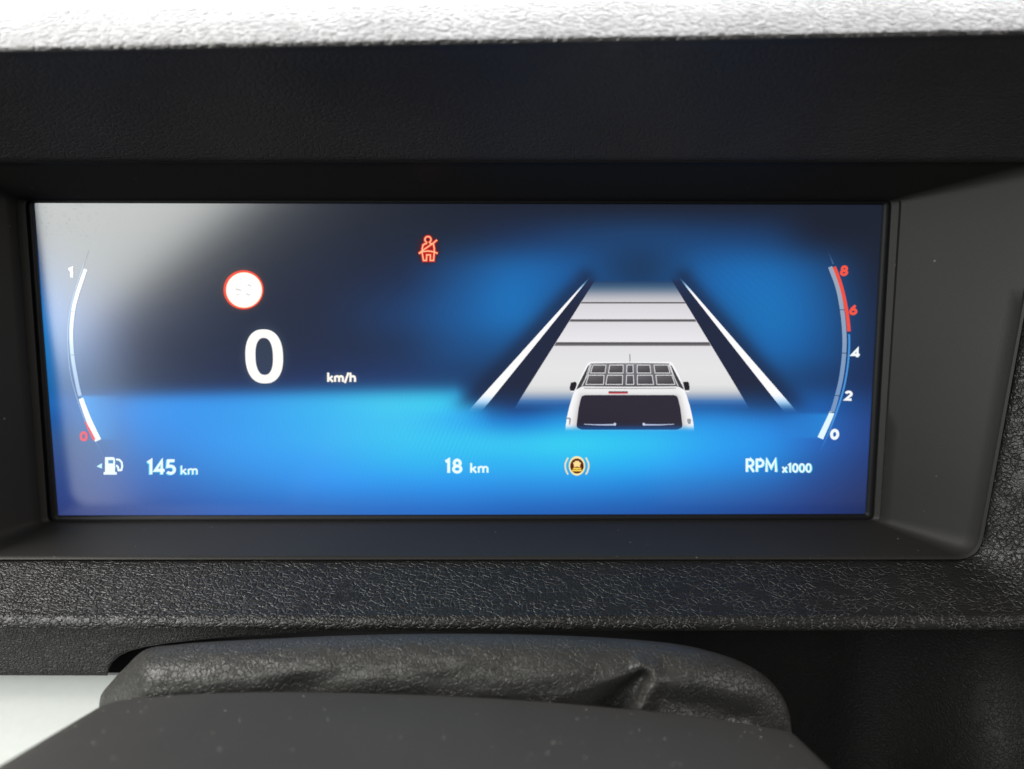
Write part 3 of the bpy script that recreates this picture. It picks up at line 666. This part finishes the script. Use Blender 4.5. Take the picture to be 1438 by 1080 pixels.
# ------------------------------------------------------------------ steering column
colm = thing('steering_column', 'dark steering column with a wrinkled leather gaiter and a smooth plastic upper shroud', 'steering column')
yT = crom([(139, 988), (143, 974), (156, 958), (175, 938), (205, 912), (250, 905), (300, 901), (400, 896), (500, 892), (600, 890), (700, 890.5), (800, 893), (900, 899), (970, 908), (1030, 925), (1070, 946), (1095, 972), (1108, 1000), (1112, 1029)], 400)
yS_pts = [(130, 997), (140, 992.5), (160, 986.5), (200, 981.5), (250, 977.5), (300, 975), (400, 973.5), (500, 975), (600, 978), (700, 983), (800, 990.5), (900, 999.5), (1000, 1011), (1060, 1020), (1112, 1030)]
def yS(px): return interp(yS_pts, px)
rows = []
def fold(px, py):
    """how far the leather sinks away from the viewer at this place (metres)"""
    d_ = 0
    # deep wedge opening towards lower left, with a rolled ridge round its tip
    ax, ay, bx_, by_ = 903, 951, 838, 1016
    t = ((px - ax) * (bx_ - ax) + (py - ay) * (by_ - ay)) / ((bx_ - ax) ** 2 + (by_ - ay) ** 2); t = max(0, min(1.2, t))
    q = math.hypot(px - ax - t * (bx_ - ax), py - ay - t * (by_ - ay)) / (11 + 34 * t)
    d_ += (.0030 + .0045 * t) * (1 - smooth(.15, 1.35, q))
    rp_ = [(900, 933), (917, 940), (923, 957), (913, 978), (892, 1002)]
    q = min(math.hypot(px - lerp(a_[0], c_[0], u_), py - lerp(a_[1], c_[1], u_)) for a_, c_ in zip(rp_, rp_[1:]) for u_ in (0, .25, .5, .75)) / 15
    d_ -= .0014 * (1 - smooth(0, 1.3, q))
    q = math.hypot((px - 985 - (py - 985) * 1.2) / 85, (py - 1000) / 34); d_ += .0036 * (1 - smooth(.1, 1.25, q))
    # shallow dent near 430
    a = ((px - 425) / 38) ** 2 + ((py - 966) / 15) ** 2; d_ += .0016 * math.exp(-a)
    a = ((px - 560) / 120) ** 2 + ((py - 985) / 16) ** 2; d_ += .0008 * math.exp(-a)
    # pull lines running to the fold
    d_ += .0002 * math.sin((px * .9 + py * 3.2) * .035) * smooth(905, 960, py) * smooth(250, 450, px)
    d_ += .00035 * noise.noise(Vector((px * .010, py * .028, 3.1))) + - .0 + .00025 * noise.noise(Vector((px * .03, py * .07, 8.1)))
    return d_
for k in np.linspace(-70, 125, 120):
    ph = R(k); row = []
    for (px, yt) in yT:
        yb = yS(px) + 13
        h = max(2.0, yb - yt) / 1.36
        y = yt + h * (1 - math.cos(ph)); y = min(y, yb + 40)
        endf = smooth(139, 210, px) * (1 - smooth(980, 1113, px)); rr_ = lerp(.004, .0125, endf ** .7)
        Yd = -.0530 - rr_ * math.sin(ph) - .0015 * (1 - math.cos(ph)) * endf
        if k > 0: Yd += fold(px, y) * smooth(0, 25, k) * smooth(0, .5, endf)
        p = P(px, y, Yd)
        row.append(p)
    rows.append(row)
grid('gaiter', rows, M_gaiter, colm, flip=False)

# shroud: outline of its back edge swept towards the driver
YSH = -.074
base = [P(px, yS(px), YSH) for px in np.linspace(140, 1112, 90)]
def ends(b0, sgn):
    return [Vector((b0.x + sgn * a, b0.y, b0.z - c)) for a, c in ((.0009, .0006), (.0022, .0020), (.0032, .0042), (.0038, .0075), (.004, .013), (.004, .03), (.004, .09))]
Lft = ends(base[0], -1)[::-1]; Rgt = ends(base[-1], 1)
prof = Lft + base + Rgt
cz = sum(p.z for p in base) / len(base)
rows = []
for dy, dz in ((.006, -.02), (.0035, -.0040), (.0022, -.0012), (.0011, -.0003), (0, 0)):
    rows.append([Vector((p.x, p.y + dy, p.z + dz)) for p in prof])
for q in np.linspace(.02, 3.2, 46):
    rows.append([Vector((p.x * (1 - .002 * q), p.y - .030 * q, p.z + .0071 * q + .0012 * q * q * 0)) for p in prof])
grid('column_shroud', rows, M_shroud, colm)
# dust flecks lying on the shroud and on the bezel floor
bmv, bmf = [], []
def fleck(c, u_, v_, size):
    k = len(bmv); n = random.choice((4, 5, 6)); st = random.uniform(.5, 1.0); ro = random.uniform(0, 6.28); nn = u_.cross(v_).normalized()
    if nn.z < 0: nn = -nn
    for i in range(n):
        a = 6.283 * i / n; rr_ = size * random.uniform(.6, 1); x = rr_ * math.cos(a); y = rr_ * st * math.sin(a)
        x, y = x * math.cos(ro) - y * math.sin(ro), x * math.sin(ro) + y * math.cos(ro)
        bmv.append(c + u_ * x + v_ * y + nn * .00003)
    bmv.append(c + nn * (.00003 + size * .35))
    for i in range(n): bmf.append((k + i, k + (i + 1) % n, k + n))
for _ in range(150):
    i = random.randrange(2, 86); q = random.uniform(.03, 1.1); p = base[i]; p2 = base[i + 1]
    c = p.lerp(p2, random.random()); c = Vector((c.x * (1 - .002 * q), c.y - .03 * q, c.z + .0071 * q))
    fleck(c, (p2 - p).normalized(), Vector((0, -.973, .23)), random.choice((.00005, .00006, .00008, .0001, .00014, .0002)))
o = link('dust_flecks', bmv, bmf, M_dust, colm, False); o['kind'] = 'stuff'
bmv, bmf = [], []
for (px, py) in [(62, 778), (306, 741), (423, 752), (460, 746), (586, 765), (627, 770), (648, 772), (678, 774), (663, 746), (668, 755), (789, 746), (885, 762), (888, 766), (1140, 752), (1252, 245), (1145, 243), (473, 283), (540, 735), (350, 770)]:
    if py < 700: continue
    k = (py - 734) / (780 - 734); d0 = -CAMY - .0048; d1 = -CAMY + YB + .0012
    z = 1 / lerp(1 / d0, 1 / d1, k); fleck(P(px, py, CAMY + z) + Vector((0, 0, .00004)), Vector((1, 0, 0)), Vector((0, 1, 0)), random.choice((.00008, .00012, .00018)))
o = link('dust_flecks', bmv, bmf, M_dust, disp, False); o['kind'] = 'stuff'
